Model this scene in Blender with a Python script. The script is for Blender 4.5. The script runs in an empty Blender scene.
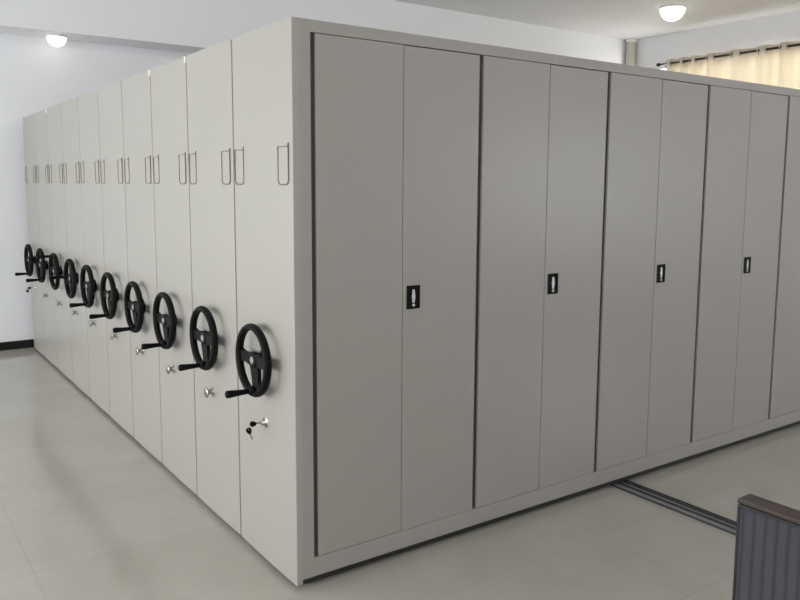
import bpy, bmesh, math, random
from mathutils import Vector, Matrix
random.seed(4)
PI = math.pi
C = bpy.context.scene.collection

# ------------------------------------------------------------------ materials
def mat(name, col, rough=.5, metal=0, spec=.5, bump=None, emit=None, coat=0, mottle=None):
    m = bpy.data.materials.new(name); m.use_nodes = True
    nt = m.node_tree; b = nt.nodes['Principled BSDF']
    b.inputs['Base Color'].default_value = (*col, 1)
    b.inputs['Roughness'].default_value = rough
    b.inputs['Metallic'].default_value = metal
    b.inputs['Specular IOR Level'].default_value = spec
    b.inputs['Coat Weight'].default_value = coat
    tc = nt.nodes.new('ShaderNodeTexCoord')
    if mottle:
        n = nt.nodes.new('ShaderNodeTexNoise'); n.inputs['Scale'].default_value = mottle[0]
        n.inputs['Detail'].default_value = 4
        r = nt.nodes.new('ShaderNodeMix'); r.data_type = 'RGBA'
        a = mottle[1]
        r.inputs[6].default_value = (*[c*(1-a) for c in col], 1)
        r.inputs[7].default_value = (*[min(1, c*(1+a)) for c in col], 1)
        nt.links.new(tc.outputs['Object'], n.inputs['Vector'])
        nt.links.new(n.outputs['Fac'], r.inputs[0]); nt.links.new(r.outputs[2], b.inputs['Base Color'])
    if bump:
        n = nt.nodes.new('ShaderNodeTexNoise'); n.inputs['Scale'].default_value = bump[0]
        n.inputs['Detail'].default_value = 3
        bp = nt.nodes.new('ShaderNodeBump'); bp.inputs['Strength'].default_value = bump[1]
        bp.inputs['Distance'].default_value = .002
        nt.links.new(tc.outputs['Object'], n.inputs['Vector'])
        nt.links.new(n.outputs['Fac'], bp.inputs['Height']); nt.links.new(bp.outputs['Normal'], b.inputs['Normal'])
    if emit:
        b.inputs['Emission Color'].default_value = (*emit[0], 1); b.inputs['Emission Strength'].default_value = emit[1]
    return m

M = {}
M['paint'] = mat('pale_grey_powder_coat', (.365, .347, .312), .36, 0, .5, bump=(420, .10), mottle=(1.2, .015))
M['frontpaint'] = mat('grey_powder_coat', (.350, .330, .302), .33, 0, .5, bump=(420, .10), mottle=(1.1, .02))
M['recess'] = mat('dark_recess', (.075, .072, .066), .6)
M['chassis'] = mat('black_chassis', (.018, .018, .018), .6)
M['black'] = mat('black_plastic', (.004, .004, .0042), .55, 0, .14, bump=(600, .15))
M['chrome'] = mat('chrome', (.40, .39, .37), .28, 1)
M['silver'] = mat('silver_cap', (.30, .30, .30), .45, .5)
M['wire'] = mat('holder_metal', (.21, .19, .16), .35, .3)
M['lever'] = mat('bright_lever', (.62, .62, .62), .35, .3)
M['seam_glint'] = mat('pale_seam_glint', (.9, .86, .78), .4)  # pale colour standing in for glints on the panel seams
M['wall'] = mat('white_wall_paint', (.82, .825, .85), .7, 0, .3, bump=(60, .15), mottle=(2, .01))
M['ceil'] = mat('white_ceiling_paint', (.76, .765, .77), .75, 0, .3, mottle=(1.2, .015))
M['skirt'] = mat('black_skirting', (.008, .008, .008), .35, 0, .3)
M['pipe'] = mat('cream_plastic_pipe', (.66, .62, .52), .35)
M['white'] = mat('white_plastic', (.8, .8, .8), .4)
M['rod'] = mat('dark_bronze_rod', (.03, .022, .018), .35, .3)
M['ring'] = mat('silver_eyelet', (.55, .53, .5), .3, .9)
M['steel'] = mat('dull_steel', (.34, .34, .345), .42, .4)
M['steeldark'] = mat('dark_groove_steel', (.06, .06, .065), .5, .4)
M['lamp'] = mat('lamp_diffuser', (.9, .9, .9), .4, emit=((1, .97, .9), 2.2))
M['piping'] = mat('black_piping', (.012, .012, .013), .5)
M['frame_win'] = mat('white_window_frame', (.75, .76, .77), .35)

def wood():
    m = mat('dark_brown_wood', (.06, .03, .02), .38); nt = m.node_tree; b = nt.nodes['Principled BSDF']
    tc = nt.nodes.new('ShaderNodeTexCoord'); mp = nt.nodes.new('ShaderNodeMapping'); mp.inputs['Scale'].default_value = (40, 3, 40)
    n = nt.nodes.new('ShaderNodeTexNoise'); n.inputs['Scale'].default_value = 2; n.inputs['Detail'].default_value = 6
    r = nt.nodes.new('ShaderNodeValToRGB'); r.color_ramp.elements[0].color = (.012, .007, .006, 1); r.color_ramp.elements[1].color = (.05, .026, .018, 1)
    r.color_ramp.elements[0].position = .35; r.color_ramp.elements[1].position = .7
    L = nt.links.new
    L(tc.outputs['Object'], mp.inputs[0]); L(mp.outputs[0], n.inputs['Vector']); L(n.outputs['Fac'], r.inputs[0]); L(r.outputs[0], b.inputs['Base Color'])
    return m
M['wood'] = wood()

def ribbed():
    m = mat('grey_ribbed_fabric', (.07, .07, .08), .85, 0, .2); nt = m.node_tree; b = nt.nodes['Principled BSDF']
    tc = nt.nodes.new('ShaderNodeTexCoord')
    w = nt.nodes.new('ShaderNodeTexWave'); w.bands_direction = 'Y'; w.inputs['Scale'].default_value = 9; w.inputs['Distortion'].default_value = .4
    n = nt.nodes.new('ShaderNodeTexNoise'); n.inputs['Scale'].default_value = 350
    r = nt.nodes.new('ShaderNodeValToRGB'); r.color_ramp.elements[0].color = (.042, .042, .048, 1); r.color_ramp.elements[1].color = (.062, .062, .071, 1)
    r.color_ramp.elements[0].position = 0; r.color_ramp.elements[1].position = .45
    bp = nt.nodes.new('ShaderNodeBump'); bp.inputs['Strength'].default_value = .4; bp.inputs['Distance'].default_value = .003
    mx = nt.nodes.new('ShaderNodeMath'); mx.operation = 'ADD'
    L = nt.links.new
    L(tc.outputs['Object'], w.inputs['Vector']); L(tc.outputs['Object'], n.inputs['Vector']); L(w.outputs['Fac'], r.inputs[0]); L(r.outputs[0], b.inputs['Base Color'])
    L(w.outputs['Fac'], mx.inputs[0]); L(n.outputs['Fac'], mx.inputs[1]); L(mx.outputs[0], bp.inputs['Height']); L(bp.outputs['Normal'], b.inputs['Normal'])
    return m
M['fabric'] = ribbed()

def cloth():
    m = bpy.data.materials.new('cream_curtain_cloth'); m.use_nodes = True; nt = m.node_tree; L = nt.links.new
    b = nt.nodes['Principled BSDF']; out = nt.nodes['Material Output']
    b.inputs['Roughness'].default_value = .9; b.inputs['Specular IOR Level'].default_value = .1
    tc = nt.nodes.new('ShaderNodeTexCoord'); n = nt.nodes.new('ShaderNodeTexNoise'); n.inputs['Scale'].default_value = 3; n.inputs['Detail'].default_value = 5
    r = nt.nodes.new('ShaderNodeValToRGB'); r.color_ramp.elements[0].color = (.76, .70, .59, 1); r.color_ramp.elements[1].color = (.85, .79, .68, 1)
    L(tc.outputs['Object'], n.inputs['Vector']); L(n.outputs['Fac'], r.inputs[0]); L(r.outputs[0], b.inputs['Base Color'])
    t = nt.nodes.new('ShaderNodeBsdfTranslucent'); t.inputs['Color'].default_value = (.88, .83, .73, 1)
    mx = nt.nodes.new('ShaderNodeMixShader'); mx.inputs[0].default_value = .28
    L(b.outputs[0], mx.inputs[1]); L(t.outputs[0], mx.inputs[2]); L(mx.outputs[0], out.inputs['Surface'])
    return m
M['cloth'] = cloth()

def glass():
    m = bpy.data.materials.new('window_glass'); m.use_nodes = True; nt = m.node_tree; L = nt.links.new
    out = nt.nodes['Material Output']; nt.nodes.remove(nt.nodes['Principled BSDF'])
    t = nt.nodes.new('ShaderNodeBsdfTransparent'); t.inputs[0].default_value = (.93, .95, .95, 1)
    g = nt.nodes.new('ShaderNodeBsdfGlossy'); g.inputs['Roughness'].default_value = .03
    f = nt.nodes.new('ShaderNodeFresnel'); f.inputs[0].default_value = 1.45
    mx = nt.nodes.new('ShaderNodeMixShader')
    L(f.outputs[0], mx.inputs[0]); L(t.outputs[0], mx.inputs[1]); L(g.outputs[0], mx.inputs[2]); L(mx.outputs[0], out.inputs['Surface'])
    return m
M['glass'] = glass()

def floor_mat():
    m = bpy.data.materials.new('polished_cream_tiles'); m.use_nodes = True; nt = m.node_tree; L = nt.links.new
    b = nt.nodes['Principled BSDF']; tc = nt.nodes.new('ShaderNodeTexCoord')
    mp = nt.nodes.new('ShaderNodeMapping'); mp.inputs['Location'].default_value = (.9, .38, 0)
    br = nt.nodes.new('ShaderNodeTexBrick'); br.offset = 0; br.squash = 1
    br.inputs['Scale'].default_value = 1; br.inputs['Brick Width'].default_value = 1.2; br.inputs['Row Height'].default_value = .6
    br.inputs['Mortar Size'].default_value = .0022; br.inputs['Mortar Smooth'].default_value = .3; br.inputs['Bias'].default_value = 0
    br.inputs['Color1'].default_value = (.435, .412, .362, 1); br.inputs['Color2'].default_value = (.45, .427, .377, 1)
    br.inputs['Mortar'].default_value = (.37, .35, .305, 1)
    n = nt.nodes.new('ShaderNodeTexNoise'); n.inputs['Scale'].default_value = 2.2; n.inputs['Detail'].default_value = 6; n.inputs['Roughness'].default_value = .6
    mx = nt.nodes.new('ShaderNodeMix'); mx.data_type = 'RGBA'; mx.blend_type = 'MULTIPLY'; mx.inputs[0].default_value = .35
    r = nt.nodes.new('ShaderNodeValToRGB'); r.color_ramp.elements[0].color = (.78, .77, .74, 1); r.color_ramp.elements[1].color = (1, 1, 1, 1)
    r.color_ramp.elements[0].position = .35; r.color_ramp.elements[1].position = .65
    L(tc.outputs['Object'], mp.inputs[0]); L(mp.outputs[0], br.inputs['Vector']); L(tc.outputs['Object'], n.inputs['Vector'])
    L(n.outputs['Fac'], r.inputs[0]); L(br.outputs['Color'], mx.inputs[6]); L(r.outputs[0], mx.inputs[7]); L(mx.outputs[2], b.inputs['Base Color'])
    mr = nt.nodes.new('ShaderNodeMapRange'); mr.inputs['To Min'].default_value = .07; mr.inputs['To Max'].default_value = .17
    L(n.outputs['Fac'], mr.inputs['Value']); L(mr.outputs[0], b.inputs['Roughness'])
    b.inputs['Specular IOR Level'].default_value = .5
    return m
M['floor'] = floor_mat()

# ------------------------------------------------------------------ mesh helpers
class MB:
    def __init__(s): s.bm = bmesh.new(); s.mats = []
    def mi(s, m):
        if m not in s.mats: s.mats.append(m)
        return s.mats.index(m)
    def _merge(s, bm2, m, smooth=False, M4=None):
        i = s.mi(m)
        if M4 is not None: bmesh.ops.transform(bm2, matrix=M4, verts=bm2.verts)
        bmesh.ops.recalc_face_normals(bm2, faces=bm2.faces)
        for f in bm2.faces: f.material_index = i; f.smooth = smooth
        me = bpy.data.meshes.new('tmp'); bm2.to_mesh(me); bm2.free()
        s.bm.from_mesh(me); bpy.data.meshes.remove(me)
        return s
    def box(s, x0, x1, y0, y1, z0, z1, m='paint', bev=0, seg=2, rot=None):
        b = bmesh.new(); bmesh.ops.create_cube(b, size=1)
        for v in b.verts: v.co = Vector(((x0+x1)/2 + v.co.x*(x1-x0), (y0+y1)/2 + v.co.y*(y1-y0), (z0+z1)/2 + v.co.z*(z1-z0)))
        if bev: bmesh.ops.bevel(b, geom=list(b.edges), offset=bev, segments=seg, affect='EDGES', profile=.5)
        return s._merge(b, m, M4=rot)
    def lathe(s, prof, origin, axis='x', m='paint', n=32, sgn=1):
        # prof: list of (r, h) along axis
        b = bmesh.new(); rings = []
        for r, h in prof:
            ring = []
            for k in range(n):
                a = 2*PI*k/n; c, d = r*math.cos(a), r*math.sin(a)
                p = {'x': (sgn*h, c, d), 'y': (c, sgn*h, d), 'z': (c, d, sgn*h)}[axis]
                ring.append(b.verts.new(Vector(p)+Vector(origin)))
            rings.append(ring)
        for a, c in zip(rings, rings[1:]):
            for k in range(n): b.faces.new((a[k], a[(k+1) % n], c[(k+1) % n], c[k]))
        b.faces.new(rings[0]); b.faces.new(rings[-1])
        bmesh.ops.remove_doubles(b, verts=b.verts, dist=1e-5)
        s._merge(b, m, smooth=True); return s
    def tube(s, pts, r, m='paint', n=10, closed=False, sx=1):
        b = bmesh.new(); P = [Vector(p) for p in pts]; rings = []; N = len(P)
        ref = None
        for i, p in enumerate(P):
            if closed: t = (P[(i+1) % N]-P[i-1]).normalized()
            else: t = (P[min(i+1, N-1)]-P[max(i-1, 0)]).normalized()
            if ref is None:
                ref = t.orthogonal().normalized()
            ref = (ref - t*ref.dot(t)).normalized(); o = t.cross(ref)
            rr = r[i] if isinstance(r, (list, tuple)) else r
            rings.append([b.verts.new(p + rr*(math.cos(2*PI*k/n)*ref + math.sin(2*PI*k/n)*o)) for k in range(n)])
        prs = list(zip(rings, rings[1:])) + ([(rings[-1], rings[0])] if closed else [])
        for a, c in prs:
            for k in range(n): b.faces.new((a[k], a[(k+1) % n], c[(k+1) % n], c[k]))
        if not closed: b.faces.new(rings[0]); b.faces.new(rings[-1])
        s._merge(b, m, smooth=True); return s
    def torus(s, c, R, r, axis='x', m='paint', n=64, k=16, rx=None):
        # rx: half thickness along the axis
        b = bmesh.new(); rx = rx or r; rings = []
        for i in range(n):
            a = 2*PI*i/n; ring = []
            for j in range(k):
                q = 2*PI*j/k; rad = R + r*math.cos(q); h = rx*math.sin(q)
                p = {'x': (h, rad*math.cos(a), rad*math.sin(a)), 'y': (rad*math.cos(a), h, rad*math.sin(a)), 'z': (rad*math.cos(a), rad*math.sin(a), h)}[axis]
                ring.append(b.verts.new(Vector(p)+Vector(c)))
            rings.append(ring)
        for i in range(n):
            a, d = rings[i], rings[(i+1) % n]
            for j in range(k): b.faces.new((a[j], a[(j+1) % k], d[(j+1) % k], d[j]))
        s._merge(b, m, smooth=True); return s
    def prism(s, poly, x0, x1, m='paint', bev=0, M4=None):
        # polygon in (y,z), extruded along x
        b = bmesh.new()
        f = b.faces.new([b.verts.new((x0, y, z)) for y, z in poly])
        r = bmesh.ops.extrude_face_region(b, geom=[f])
        for v in r['geom']:
            if isinstance(v, bmesh.types.BMVert): v.co.x = x1
        if bev: bmesh.ops.bevel(b, geom=list(b.edges), offset=bev, segments=2, affect='EDGES', profile=.5)
        s._merge(b, m, M4=M4); return s
    def build(s, name, parent=None, loc=None, autosmooth=True):
        me = bpy.data.meshes.new(name); s.bm.to_mesh(me); s.bm.free()
        for m in s.mats: me.materials.append(M[m])
        o = bpy.data.objects.new(name, me); C.objects.link(o)
        if parent: o.parent = parent
        if loc: o.location = loc
        return o

def tag(o, label=None, cat=None, group=None, kind=None):
    for k, v in (('label', label), ('category', cat), ('group', group), ('kind', kind)):
        if v: o[k] = v
    return o
def empty(name, loc, label=None, cat=None, group=None):
    o = bpy.data.objects.new(name, None); C.objects.link(o); o.location = loc; o.empty_display_size = .1
    return tag(o, label, cat, group)

# ------------------------------------------------------------------ room
X0, X1, Y0, Y1, ZC = -5.0, 9.0, -6.0, 6.1, 4.09
def struct(mb, name, parent=None):
    o = mb.build(name, parent)
    if not parent: o['kind'] = 'structure'
    return o
struct(MB().box(X0-.2, X1+.2, Y0-.2, Y1+.2, -.15, 0, 'floor'), 'floor')
struct(MB().box(X0-.2, X1+.2, Y0-.2, Y1+.2, ZC, ZC+.15, 'ceil'), 'ceiling')
def wall_open(name, axis, c0, c1, a0, a1, holes):
    # wall slab between c0..c1 across, a0..a1 along, holes = (h0,h1,z0,z1)
    mb = MB(); cur = a0
    def bx(p, q, z0, z1):
        if axis == 'x': mb.box(c0, c1, p, q, z0, z1, 'wall')
        else: mb.box(p, q, c0, c1, z0, z1, 'wall')
    for h0, h1, z0, z1 in holes:
        bx(cur, h0, 0, ZC); bx(h0, h1, 0, z0); bx(h0, h1, z1, ZC); cur = h1
    bx(cur, a1, 0, ZC)
    return struct(mb, name)
LW = [(-5.0, -2.4, .6, 2.4), (-1.2, 1.6, .6, 2.4), (2.6, 5.4, .6, 2.4)]
RW = [(.9, 5.35, 1.2, 3.64)]
FW = [(6.3, 8.8, 1.1, 2.5)]
wall_open('wall_left', 'x', X0-.2, X0, Y0, Y1, LW)
wall_open('wall_right', 'x', X1, X1+.2, Y0, Y1, RW)
wall_open('wall_front', 'y', Y0-.2, Y0, X0, X1, FW)
struct(MB().box(X0, X1, Y1, Y1+.2, 0, ZC, 'wall'), 'wall_back')
# deep beam running along the top of the back wall
struct(MB().box(X0, X1, 5.645, Y1-.0005, 3.24, ZC-.0005, 'wall'), 'trim_1')
struct(MB().box(X0+.0005, X1-.0005, Y1-.012, Y1-.0005, .0005, .087, 'skirt', .002), 'baseboard_back')
struct(MB().box(X0+.0005, X0+.012, Y0+.013, Y1-.013, .0005, .087, 'skirt', .002), 'baseboard_left')
struct(MB().box(X1-.012, X1-.0005, Y0+.013, Y1-.013, .0005, .087, 'skirt', .002), 'baseboard_right')
struct(MB().box(X0+.013, X1-.013, Y0+.0005, Y0+.012, .0005, .087, 'skirt', .002), 'baseboard_front')

wn = [0]
def window(axis, c, h0, h1, z0, z1, nm):
    wn[0] += 1
    name = 'window_%d' % wn[0]
    mb = MB()
    def bx(mb, p, q, a, b, t=.03, m='frame_win', bev=.004):
        if axis == 'x': mb.box(c-t, c+t, p, q, a, b, m, bev)
        else: mb.box(p, q, c-t, c+t, a, b, m, bev)
    w = .05; e = .001
    bx(mb, h0+e, h1-e, z0+e, z0+w); bx(mb, h0+e, h1-e, z1-w, z1-e)
    for k in range(nm+1):
        q = h0+e + (h1-h0-w-2*e)*k/nm
        bx(mb, q, q+w, z0+w, z1-w)
    o = mb.build(name); o['kind'] = 'structure'
    for k in range(nm):
        q = h0+w+(h1-h0-w)*k/nm; p = MB(); bx(p, q+.002, q+(h1-h0-w)/nm-w-.002, z0+w+.002, z1-w-.002, .003, 'glass', 0)
        p.build('pane', o)
for h in LW: window('x', X0-.1, *h, 3)
for h in RW: window('x', X1+.1, *h, 4)
for h in FW: window('y', Y0-.1, *h, 3)

# ------------------------------------------------------------------ shelving units
PITCH, H = .6, 2.403
def wheel(parent, ang, hy=.27, hz=.972):
    """black three-spoke hand wheel; ang = direction of the spoke that carries the crank"""
    cx = -.060
    mb = MB()
    R = .1485
    mb.torus((cx, 0, 0), R, .0155, 'x', 'black', rx=.0185)
    a0 = math.radians(ang)
    for k, da in enumerate((0, 93, -87)):
        a = a0 + math.radians(da) - (.12 if k == 0 else 0)
        wd = 1.45 if k == 0 else 1.05
        poly = [(.012, -.030), (.05, -.026), (.10, -.022), (.142, -.030), (.142, .030), (.10, .022), (.05, .026), (.012, .030)]
        poly = [(p, q*wd) for p, q in poly]; Rm = Matrix.Rotation(a, 4, 'X')
        mb.prism(poly, cx-.001, cx+.019, 'black', bev=.004, M4=Rm)
    mb.lathe([(.026, -.006), (.034, -.003), (.038, .007), (.036, .016), (.032, .024), (.030, .034), (.038, .048), (.050, .0555), (.050, .0585)], (cx, 0, 0), 'x', 'black')
    hw = mb.build('hand_wheel', parent, (0, hy, hz))
    cap = MB().lathe([(.0, -.0100), (.010, -.0098), (.0145, -.0090), (.017, -.0070), (.017, -.004)], (cx, 0, 0), 'x', 'silver', 24)
    cap.build('hub_cap', hw)
    cr = MB(); py, pz = .135*math.cos(a0), .135*math.sin(a0)
    o = (cx, py, pz)
    cr.lathe([(.016, .010), (.020, -.004), (.021, -.020), (.014, -.027)], o, 'x', 'black', 20)
    cr.lathe([(.010, -.020), (.0115, -.035), (.012, -.050), (.0135, -.075), (.016, -.105), (.017, -.122), (.016, -.129), (.011, -.133), (0, -.134)], o, 'x', 'black', 20)
    cr.build('crank_handle', hw)
    return hw

def holder(parent, y0, y1, z0=1.744, z1=1.904):
    r = .0016; t = -.0035
    mb = MB(); k = .022; pts = []
    # flat painted metal U channel: y0 is the side nearer the camera
    pts += [(t, y0, z1+.008), (t, y0, z0+k)]
    for q in range(1, 7):
        a = q*PI/12; pts.append((t, y0+k-k*math.cos(a), z0+k-k*math.sin(a)))
    for q in range(0, 7):
        a = q*PI/12; pts.append((t, y1-k+k*math.sin(a), z0+k-k*math.cos(a)))
    pts.append((t, y1, z1-.004))
    mb.tube(pts, .0030, 'wire', 8)
    mb.tube([(t, y0, z1-.006), (t, y1, z1-.004)], .0018, 'wire', 8)
    # thin backing plate with folded lips
    mb.box(-.0022, -.0005, y0+.004, y1-.004, z0+.006, z1-.008, 'paint', .0005)
    return mb.build('label_holder', parent)

def lock(parent, y, z, keyed):
    mb = MB()
    if keyed:
        mb.lathe([(.027, .0), (.027, .003), (.023, .006), (.012, .007), (.011, .024), (.0, .025)], (-.0005, y, z), 'x', 'chrome', 24, -1)
    else:
        mb.lathe([(.024, .0), (.024, .003), (.017, .006), (.013, .010), (.012, .024), (.016, .031), (.026, .034), (.027, .037), (.025, .041), (0, .042)], (-.0005, y, z), 'x', 'chrome', 24, -1)
    return mb.build('lock', parent)

def end_panel(parent, gap0=.003, gap1=.003, ybow=.004):
    # slightly bowed sheet-steel panel with folded, rounded edges
    n = 8; y0, y1 = gap0, PITCH-gap1
    front = []
    for k in range(n+1):
        t = k/n; y = y0+(y1-y0)*t
        front.append((y, -ybow*(1-(2*t-1)**2)))
    b = bmesh.new(); z0, z1 = .025, H; rows = []
    r = .004
    prof = [(y0, .028), (y0, r)] + [(y0+r*.3, r*.3)] + [(y0+r, front[0][1])] + front[1:-1] + [(y1-r, 0), (y1-r*.3, r*.3), (y1, r), (y1, .028)]
    lo = [b.verts.new((x, y, z0)) for y, x in prof]; hi = [b.verts.new((x, y, z1)) for y, x in prof]
    for k in range(len(prof)-1): b.faces.new((lo[k], lo[k+1], hi[k+1], hi[k]))
    b.faces.new((lo[-1], lo[0], hi[0], hi[-1])); b.faces.new(lo); b.faces.new(hi)
    mb = MB(); mb._merge(b, 'paint')
    o = mb.build('end_panel', parent)
    return o

UL = .09 + 6*.9 + .09     # length of a unit
def body(parent, fancy):
    mb = MB(); y0, y1 = .008, PITCH-.008
    if fancy:
        # carcass behind the doors; the -y side is closed by the door frame
        mb.box(.030, UL-.002, .026, y1, .05, H-.003, 'paint')
        for k in range(0): pass
    else:
        # open steel racks: uprights, shelves, top
        mb.box(.030, UL, y0, y1, 2.31, 2.37, 'paint', .002); mb.box(.030, UL, y0, y1, .055, .10, 'paint', .002)
        mb.box(.030, UL, .29, .31, .10, 2.31, 'paint')
        for k in range(7):
            x = .03 + (UL-.06)*k/6
            mb.box(x, x+.03, y0, y1, .10, 2.31, 'paint')
        for j in range(1, 6):
            z = .10+j*.368
            mb.box(.06, UL-.03, y0+.005, .289, z, z+.025, 'paint'); mb.box(.06, UL-.03, .311, y1-.005, z, z+.025, 'paint')
    mb.build('rack_frame', parent)
    ch = MB(); ch.box(.035, UL-.02, .020, PITCH-.020, .012, .054 if not fancy else .049, 'chassis')
    for x in (.5, 2.13, 3.9, 5.2):
        for y in (.12, .48): ch.lathe([(.022, -.012), (.022, .012)], (x, y, .0255), 'y', 'chassis', 20)
    ch.build('wheel_chassis', parent)

names = ['nearest', 'second nearest', 'third nearest', 'fourth nearest', 'fifth nearest', 'sixth nearest', 'seventh nearest', 'third farthest', 'second farthest', 'farthest']
offs = [.284, .282, .290, .280, .276, .274, .246, .265, .272, .280]
GR = 'mobile shelving units in a row'
units = []
# front unit with doors
u0 = empty('mobile_shelving_unit', (0, 0, 0), 'grey steel mobile shelving unit nearest the camera, long side closed by tall double doors', 'shelving unit', GR)
end_panel(u0, 0, .006); body(u0, True); wheel(u0, -93, offs[0])
holder(u0, .033, .126); holder(u0, .478, .574); lock(u0, .285, .681, True)
# door frame
fr = MB(); zt, zb, z0 = 2.354, .130, .045
yf0, yf1 = 0.0, .0245
fr.box(.028, .084, yf0, yf1, z0, H, 'frontpaint')
fr.box(.084, UL-.084, yf0, yf1, zt, H, 'frontpaint', .0015)
fr.box(.084, UL-.084, yf0, yf1, z0, zb, 'frontpaint', .0015)
fr.box(UL-.084, UL, yf0, yf1, z0, H, 'frontpaint', .0015)
# dark recessed stiles behind the grooves between the columns
for k in range(7):
    x = .096+.9*k
    fr.box(x-.020, x+.020, .016, .0245, zb, zt, 'recess')
fr.build('door_frame', u0)
def door(k, right):
    x0 = .096+.9*k; xa, xb = (x0+.4515, x0+.9-.0165) if right else (x0+.0125, x0+.4485)
    mb = MB()
    if right:
        mb.box(xa, xb, -.001, .015, zb+.002, zt-.0045, 'frontpaint', .002)
    else:
        mb.box(xa, xb, .0005, .015, zb+.002, zt-.0022, 'frontpaint', .002)
    d = mb.build('door', u0)
    if right:
        hx = x0+.471; hz = 1.237; h = MB()
        # black recessed pull: raised bezel round a shallow black dish, silver swing lever, key cylinder
        w2, h2 = .0365, .0535
        h.box(hx, hx+2*w2, -.0035, -.0015, hz-h2, hz+h2, 'black', .0008)
        for (a, b2, c, d2) in ((hx, hx+.010, hz-h2, hz+h2), (hx+2*w2-.010, hx+2*w2, hz-h2, hz+h2), (hx+.008, hx+2*w2-.008, hz+h2-.010, hz+h2), (hx+.008, hx+2*w2-.008, hz-h2, hz-h2+.010)):
            h.box(a, b2, -.0065, -.0030, c, d2, 'black', .0015)
        cx = hx+w2
        pol = [(-.0055, .036), (.0045, .036), (.0075, .014), (.0095, .002), (.0075, -.010), (.0045, -.026), (-.0065, -.026), (-.0075, -.004), (-.011, .004), (-.0075, .014)]
        Rz = Matrix.Translation((cx, 0, hz)) @ Matrix.Rotation(-PI/2, 4, 'Z')
        h.prism([(y, z) for y, z in pol],   .0036, .0080, 'lever', bev=.001, M4=Rz)
        h.lathe([(.0068, .0), (.0068, .004), (0, .0045)], (cx+.001, -.0034, hz-.037), 'y', 'lever', 16, -1)
        ho = h.build('door_handle', d); ho['label'] = 'black recessed door handle with silver lever'
    return d
for k in range(6):
    door(k, False); door(k, True)
units.append(u0)

# second unit is the source of the other eight
def copy_tree(src, parent=None):
    c = src.copy(); C.objects.link(c)
    if parent: c.parent = parent
    for ch in list(src.children): copy_tree(ch, c)
    return c
proto = empty('mobile_shelving_unit', (0, PITCH, 0), '', '', '')
end_panel(proto, .006, .006); body(proto, False); wheel(proto, -93, .282)
holder(proto, .036, .132); holder(proto, .478, .574); lock(proto, .318, .680, False)
extras = {1: 'second from the front, next behind the doors',
          2: 'third in the row from the front',
          3: 'fourth in the row from the front',
          4: 'fifth in the row from the front, middle of the row',
          5: 'sixth in the row from the front',
          6: 'seventh from the front, its wheel crank turned sideways',
          7: 'eighth from the front, its wheel crank turned to the top',
          8: 'ninth from the front, second from the back wall',
          9: 'last in the row by the back wall, with keys'}
for k in range(1, 10):
    u = proto if k == 1 else copy_tree(proto)
    u.location = (0, PITCH*k, 0)
    tag(u, 'grey steel mobile shelving unit, ' + extras[k], 'shelving unit', GR)
    units.append(u)
bpy.context.view_layer.update()
for k, u in enumerate(units):
    if k < 2: continue
    hw = [c for c in u.children if c.name.startswith('hand_wheel')][0]
    hw.location.y = offs[k]
    if k == 6: hw.rotation_euler.x = math.radians(93)     # crank to the left
    if k == 7: hw.rotation_euler.x = math.radians(184)
    if k == 9:
        lk = [c for c in u.children if c.name.startswith('lock')][0]
        bpy.data.objects.remove(lk); lock(u, .30, .685, True)
for k in (2, 3, 8):   # added pale blocks imitating glints at the top of three seams (corner nearer the camera)
    MB().box(-.0035, .006, .0005, .016, H-.034, H+.001, 'seam_glint', .001).build('seam_glint', units[k])['label'] = 'pale buffer at top corner'
    # seam darkening is real gap

# keys
def keys(y, z, lab):
    e = empty('key_ring', (-.026, y, z), lab, 'keys', 'keys hanging in shelving locks')
    def key(pos, R):
        mb = MB(); T = Matrix.Translation(pos) @ R
        # blade along +z from the head, head below z=0 (local)
        mb.prism([(-.0035, 0), (.0035, 0), (.0035, .026), (.001, .030), (-.0035, .028)], -.001, .001, 'chrome', M4=T)
        b = mb.build('key', e)
        hd = MB(); poly = [(-.010, -.024), (-.012, -.018), (-.010, -.005), (-.005, .002), (.005, .002), (.010, -.005), (.012, -.018), (.010, -.024), (.004, -.027), (-.004, -.027)]
        hd.prism(poly, -.0055, .0055, 'black', bev=.0015, M4=T)
        h = hd.build('key_head', b); h['label'] = 'black plastic key head'
    key((-.026, 0, .002), Matrix.Rotation(PI/2, 4, 'Y') @ Matrix.Rotation(PI/2, 4, 'Z'))
    key((-.052, .004, -.040), Matrix.Rotation(1.13, 4, 'Z') @ Matrix.Rotation(PI-.35, 4, 'X'))
    MB().torus((-.050, 0, -.012), .013, .0012, 'y', 'chrome', 24, 8).build('ring', e)
keys(.285, .681, 'small black-headed keys hanging in the lock of the nearest shelving unit')
keys(5.4+.30, .685, 'small black-headed keys hanging in the lock of the farthest shelving unit')

# ------------------------------------------------------------------ floor rail
def track(x0, x1, ya, yb):
    e = empty('floor_track', ((x0+x1)/2, (ya+yb)/2, 0), 'dark steel guide track in the tiled floor coming out from under the shelving doors', 'track')
    w = x1-x0; l2 = (yb-ya)/2
    MB().box(-w/2, w/2, -l2, l2, .0004, .003, 'steel', .0005).build('base_plate', e)
    for a, b, h in ((-w/2, -w/2+.010, .010), (-.012, .002, .011), (.034, .044, .011), (w/2-.008, w/2, .010)):
        MB().box(a, b, -l2+.001, l2-.001, .003, h, 'steeldark', .001).build('rail', e)
track(2.065, 2.205, -2.6, 6.0)

# ------------------------------------------------------------------ pipe, lamps, curtain
p = empty('drain_pipe', (8.912, 5.557, 0), 'cream vertical drain pipe in the far corner above the shelving', 'pipe')
MB().lathe([(.076, .0005), (.076, 4.05)], (0, 0, 0), 'z', 'pipe', 32).build('pipe_shaft', p)
MB().lathe([(.080, 4.045), (.084, 4.055), (.084, ZC-.002), (.07, ZC-.0015)], (0, 0, 0), 'z', 'white', 32).build('collar', p)['label'] = 'white collar at the ceiling'

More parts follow.
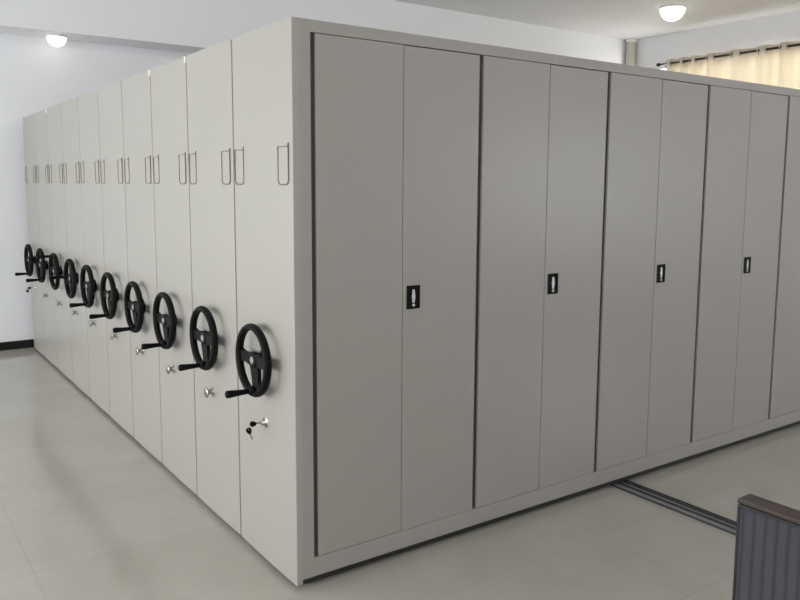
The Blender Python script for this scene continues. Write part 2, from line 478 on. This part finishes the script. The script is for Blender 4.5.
def lamp(x, y, z, lab, s=1):
    e = empty('ceiling_light', (x, y, z), lab, 'ceiling light', 'round ceiling lights')
    MB().lathe([(.125*s, -.022), (.13*s, -.015), (.13*s, -.001)], (0, 0, 0), 'z', 'white', 40).build('base', e)
    pr = [(.0, -.144*s)] + [(.124*s*math.sin(a*PI/20), -.022-.122*s*math.cos(a*PI/20)) for a in range(1, 11)]
    d = MB().lathe(pr, (0, 0, 0), 'z', 'lamp', 40).build('diffuser', e)
    return e
lamp(.335, 5.87, 3.24, 'glowing round dome light under the beam at the far left', .75)
lamp(7.50, 3.76, ZC, 'glowing round dome light on the ceiling at the far right', 1.3)

def curtain():
    e = empty('curtain', (8.88, 3, 0), 'cream eyelet curtain hanging over the window on the far right wall', 'curtain')
    rodz = 3.62
    peaks = [5.02, 4.80, 4.57, 4.38, 4.09, 3.68, 3.28, 2.98]
    while peaks[-1] > .9: peaks.append(peaks[-1]-random.uniform(.26, .38))
    def Pk(t):
        i = min(int(t), len(peaks)-2); return peaks[i]+(peaks[i+1]-peaks[i])*(t-i)
    b = bmesh.new(); nz = 14; cols = []; t = .62; T1 = len(peaks)-1; step = 1/16; zs = [.03+(rodz+.062-.03)*(k/nz) for k in range(nz+1)]
    ts = []
    while t <= T1: ts.append(t); t += step
    for t in ts:
        col = []
        for k, z in enumerate(zs):
            f = z/rodz; amp = .066*(1+.25*(1-f))*(1+.15*math.sin(t*1.7))
            c = math.cos(2*PI*t); c = math.copysign(abs(c)**.75, c)-.60
            wob = .012*(1-f)*math.sin(t*2.3+z*1.5)
            col.append(b.verts.new((-amp*c+wob, Pk(t)-3 + .010*math.sin(z*2+t)*(1-f), z)))
        cols.append(col)
    for a, c in zip(cols, cols[1:]):
        for k in range(nz): b.faces.new((a[k], c[k], c[k+1], a[k+1]))
    mb = MB(); mb._merge(b, 'cloth', smooth=True); o = mb.build('cloth', e)
    so = o.modifiers.new('s', 'SOLIDIFY'); so.thickness = .0025; so.offset = 0
    # eyelets where the cloth crosses the rod
    for i in range(0, len(peaks)-1):
        for q in (.166, .834):
            t = i+q
            if t < .80: continue
            r = MB().torus((0, Pk(t)-3, rodz), .036, .007, 'y', 'ring', 24, 8)
            ro = r.build('eyelet', e)
    rd = empty('curtain_rod', (8.88, 3, rodz), 'dark bronze curtain rod threaded through the cream curtain', 'curtain rod')
    MB().tube([(0, 1.97, 0), (0, -2.3, 0)], .016, 'rod', 16).build('rod', rd)
    MB().lathe([(.016, 0), (.028, .006), (.030, .03), (.024, .05), (.0, .052)], (0, 1.965, 0), 'y', 'rod', 20).build('finial', rd)
    MB().lathe([(.016, 0), (.028, .006), (.030, .03), (.024, .05), (.0, .052)], (0, -2.295, 0), 'y', 'rod', 20, -1).build('finial', rd)
    for y in (1.94, -2.25):
        MB().box(.0, .1195, y-.008, y+.008, -.010, .010, 'rod', .002).box(.112, .1195, y-.02, y+.02, -.03, .03, 'rod', .002).build('bracket', rd)
curtain()

# ------------------------------------------------------------------ chair
def chair():
    e = empty('chair', (.70, -1.93, .021), 'grey ribbed fabric chair with a dark brown wooden top rail at the lower right', 'chair')
    # local: x+ is where the sitter faces, y along the width
    t = .073; hw = .335
    f = MB(); f.box(-.036, .030, -hw+.006, hw-.006, .40, .772, 'fabric', .006); f.build('back_pad', e)
    g = MB()
    for y in (-hw, hw-.009): g.box(-.038, .034, y, y+.009, .10, .776, 'piping', .003)
    g.box(-.0385, .034, -hw+.008, hw-.008, .768, .778, 'piping', .002)
    g.box(-.0385, .034, -hw+.008, hw-.008, .392, .402, 'piping', .002)
    g.build('back_piping', e)
    MB().box(-.038, .031, -hw-.002, hw+.002, .7785, .794, 'wood', .004).build('top_rail', e)
    MB().box(.036, .52, -hw+.03, hw-.03, .36, .46, 'fabric', .02, 3).build('seat', e)
    s = MB(); s.box(-.036, .54, -hw+.01, hw-.01, .315, .36, 'wood', .004); s.build('seat_frame', e)
    for x in (-.03, .49):
        for y in (-hw+.015, hw-.06):
            MB().box(x, x+.045, y, y+.045, -.0208, .318, 'wood', .004).build('leg', e)
    for y in (-hw-.0, hw-.05):
        a = MB(); a.box(.036, .55, y, y+.05, .60, .63, 'wood', .006); a.box(.50, .54, y+.005, y+.045, .36, .60, 'wood', .004); a.build('armrest', e)
    return e
ch = chair()

# ------------------------------------------------------------------ light
W = bpy.data.worlds.new('World'); bpy.context.scene.world = W; W.use_nodes = True
bg = W.node_tree.nodes['Background']; bg.inputs[0].default_value = (.88, .94, 1, 1); bg.inputs[1].default_value = 2.6
def area(loc, rot, sx, sy, power, col=(1, 1, 1)):
    l = bpy.data.lights.new('daylight', 'AREA'); l.shape = 'RECTANGLE'; l.size = sx; l.size_y = sy; l.energy = power; l.color = col
    o = bpy.data.objects.new('daylight', l); C.objects.link(o); o.location = loc; o.rotation_euler = rot
    return o
for (h0, h1, z0, z1), pw in zip(LW, (85, 110, 105)):
    area((X0+.03, (h0+h1)/2, (z0+z1)/2), (0, -PI/2, 0), z1-z0, h1-h0, pw, (.96, .98, 1))
for h0, h1, z0, z1 in RW:
    area((X1+.03, (h0+h1)/2, (z0+z1)/2), (0, PI/2, 0), z1-z0-.1, h1-h0-.1, 210, (1, .98, .95))
for h0, h1, z0, z1 in FW:
    area(((h0+h1)/2, Y0+.03, (z0+z1)/2), (PI/2, 0, 0), h1-h0, z1-z0, 75, (.96, .98, 1))

for x, y, p in ((-1.6, 1.2, 9), (3.2, 1.2, 60), (-1.6, -3.2, 22), (3.2, -3.2, 20), (7.5, -1, 35)):
    l = bpy.data.lights.new('ceiling_lamp', 'POINT'); l.energy = p; l.shadow_soft_size = .12; l.color = (1, .97, .92)
    o = bpy.data.objects.new('ceiling_lamp', l); C.objects.link(o); o.location = (x, y, ZC-.18)

# ------------------------------------------------------------------ camera
cam = bpy.data.cameras.new('camera'); co = bpy.data.objects.new('camera', cam); C.objects.link(co)
yaw, pitch, roll = math.radians(-35.1885), math.radians(-6.7582), math.radians(.3524)
fwd = Vector((math.cos(pitch)*-math.sin(yaw), math.cos(pitch)*math.cos(yaw), math.sin(pitch)))
right = Vector((math.cos(yaw), math.sin(yaw), 0)); up = right.cross(fwd)
R = math.cos(roll)*right+math.sin(roll)*up; U = -math.sin(roll)*right+math.cos(roll)*up
m = Matrix((R, U, -fwd)).transposed().to_4x4(); m.translation = Vector((-1.4541, -2.847, 1.7445))
co.matrix_world = m
cam.sensor_width = 36; cam.lens = 776.4475*36/800
cam.shift_x = -4.04/800; cam.shift_y = -22.9/800
cam.clip_end = 100
sc = bpy.context.scene; sc.camera = co
vs = sc.view_settings; vs.view_transform = 'Standard'; vs.look = 'None'; vs.gamma = 1; vs.use_curve_mapping = False
vs.exposure = 0
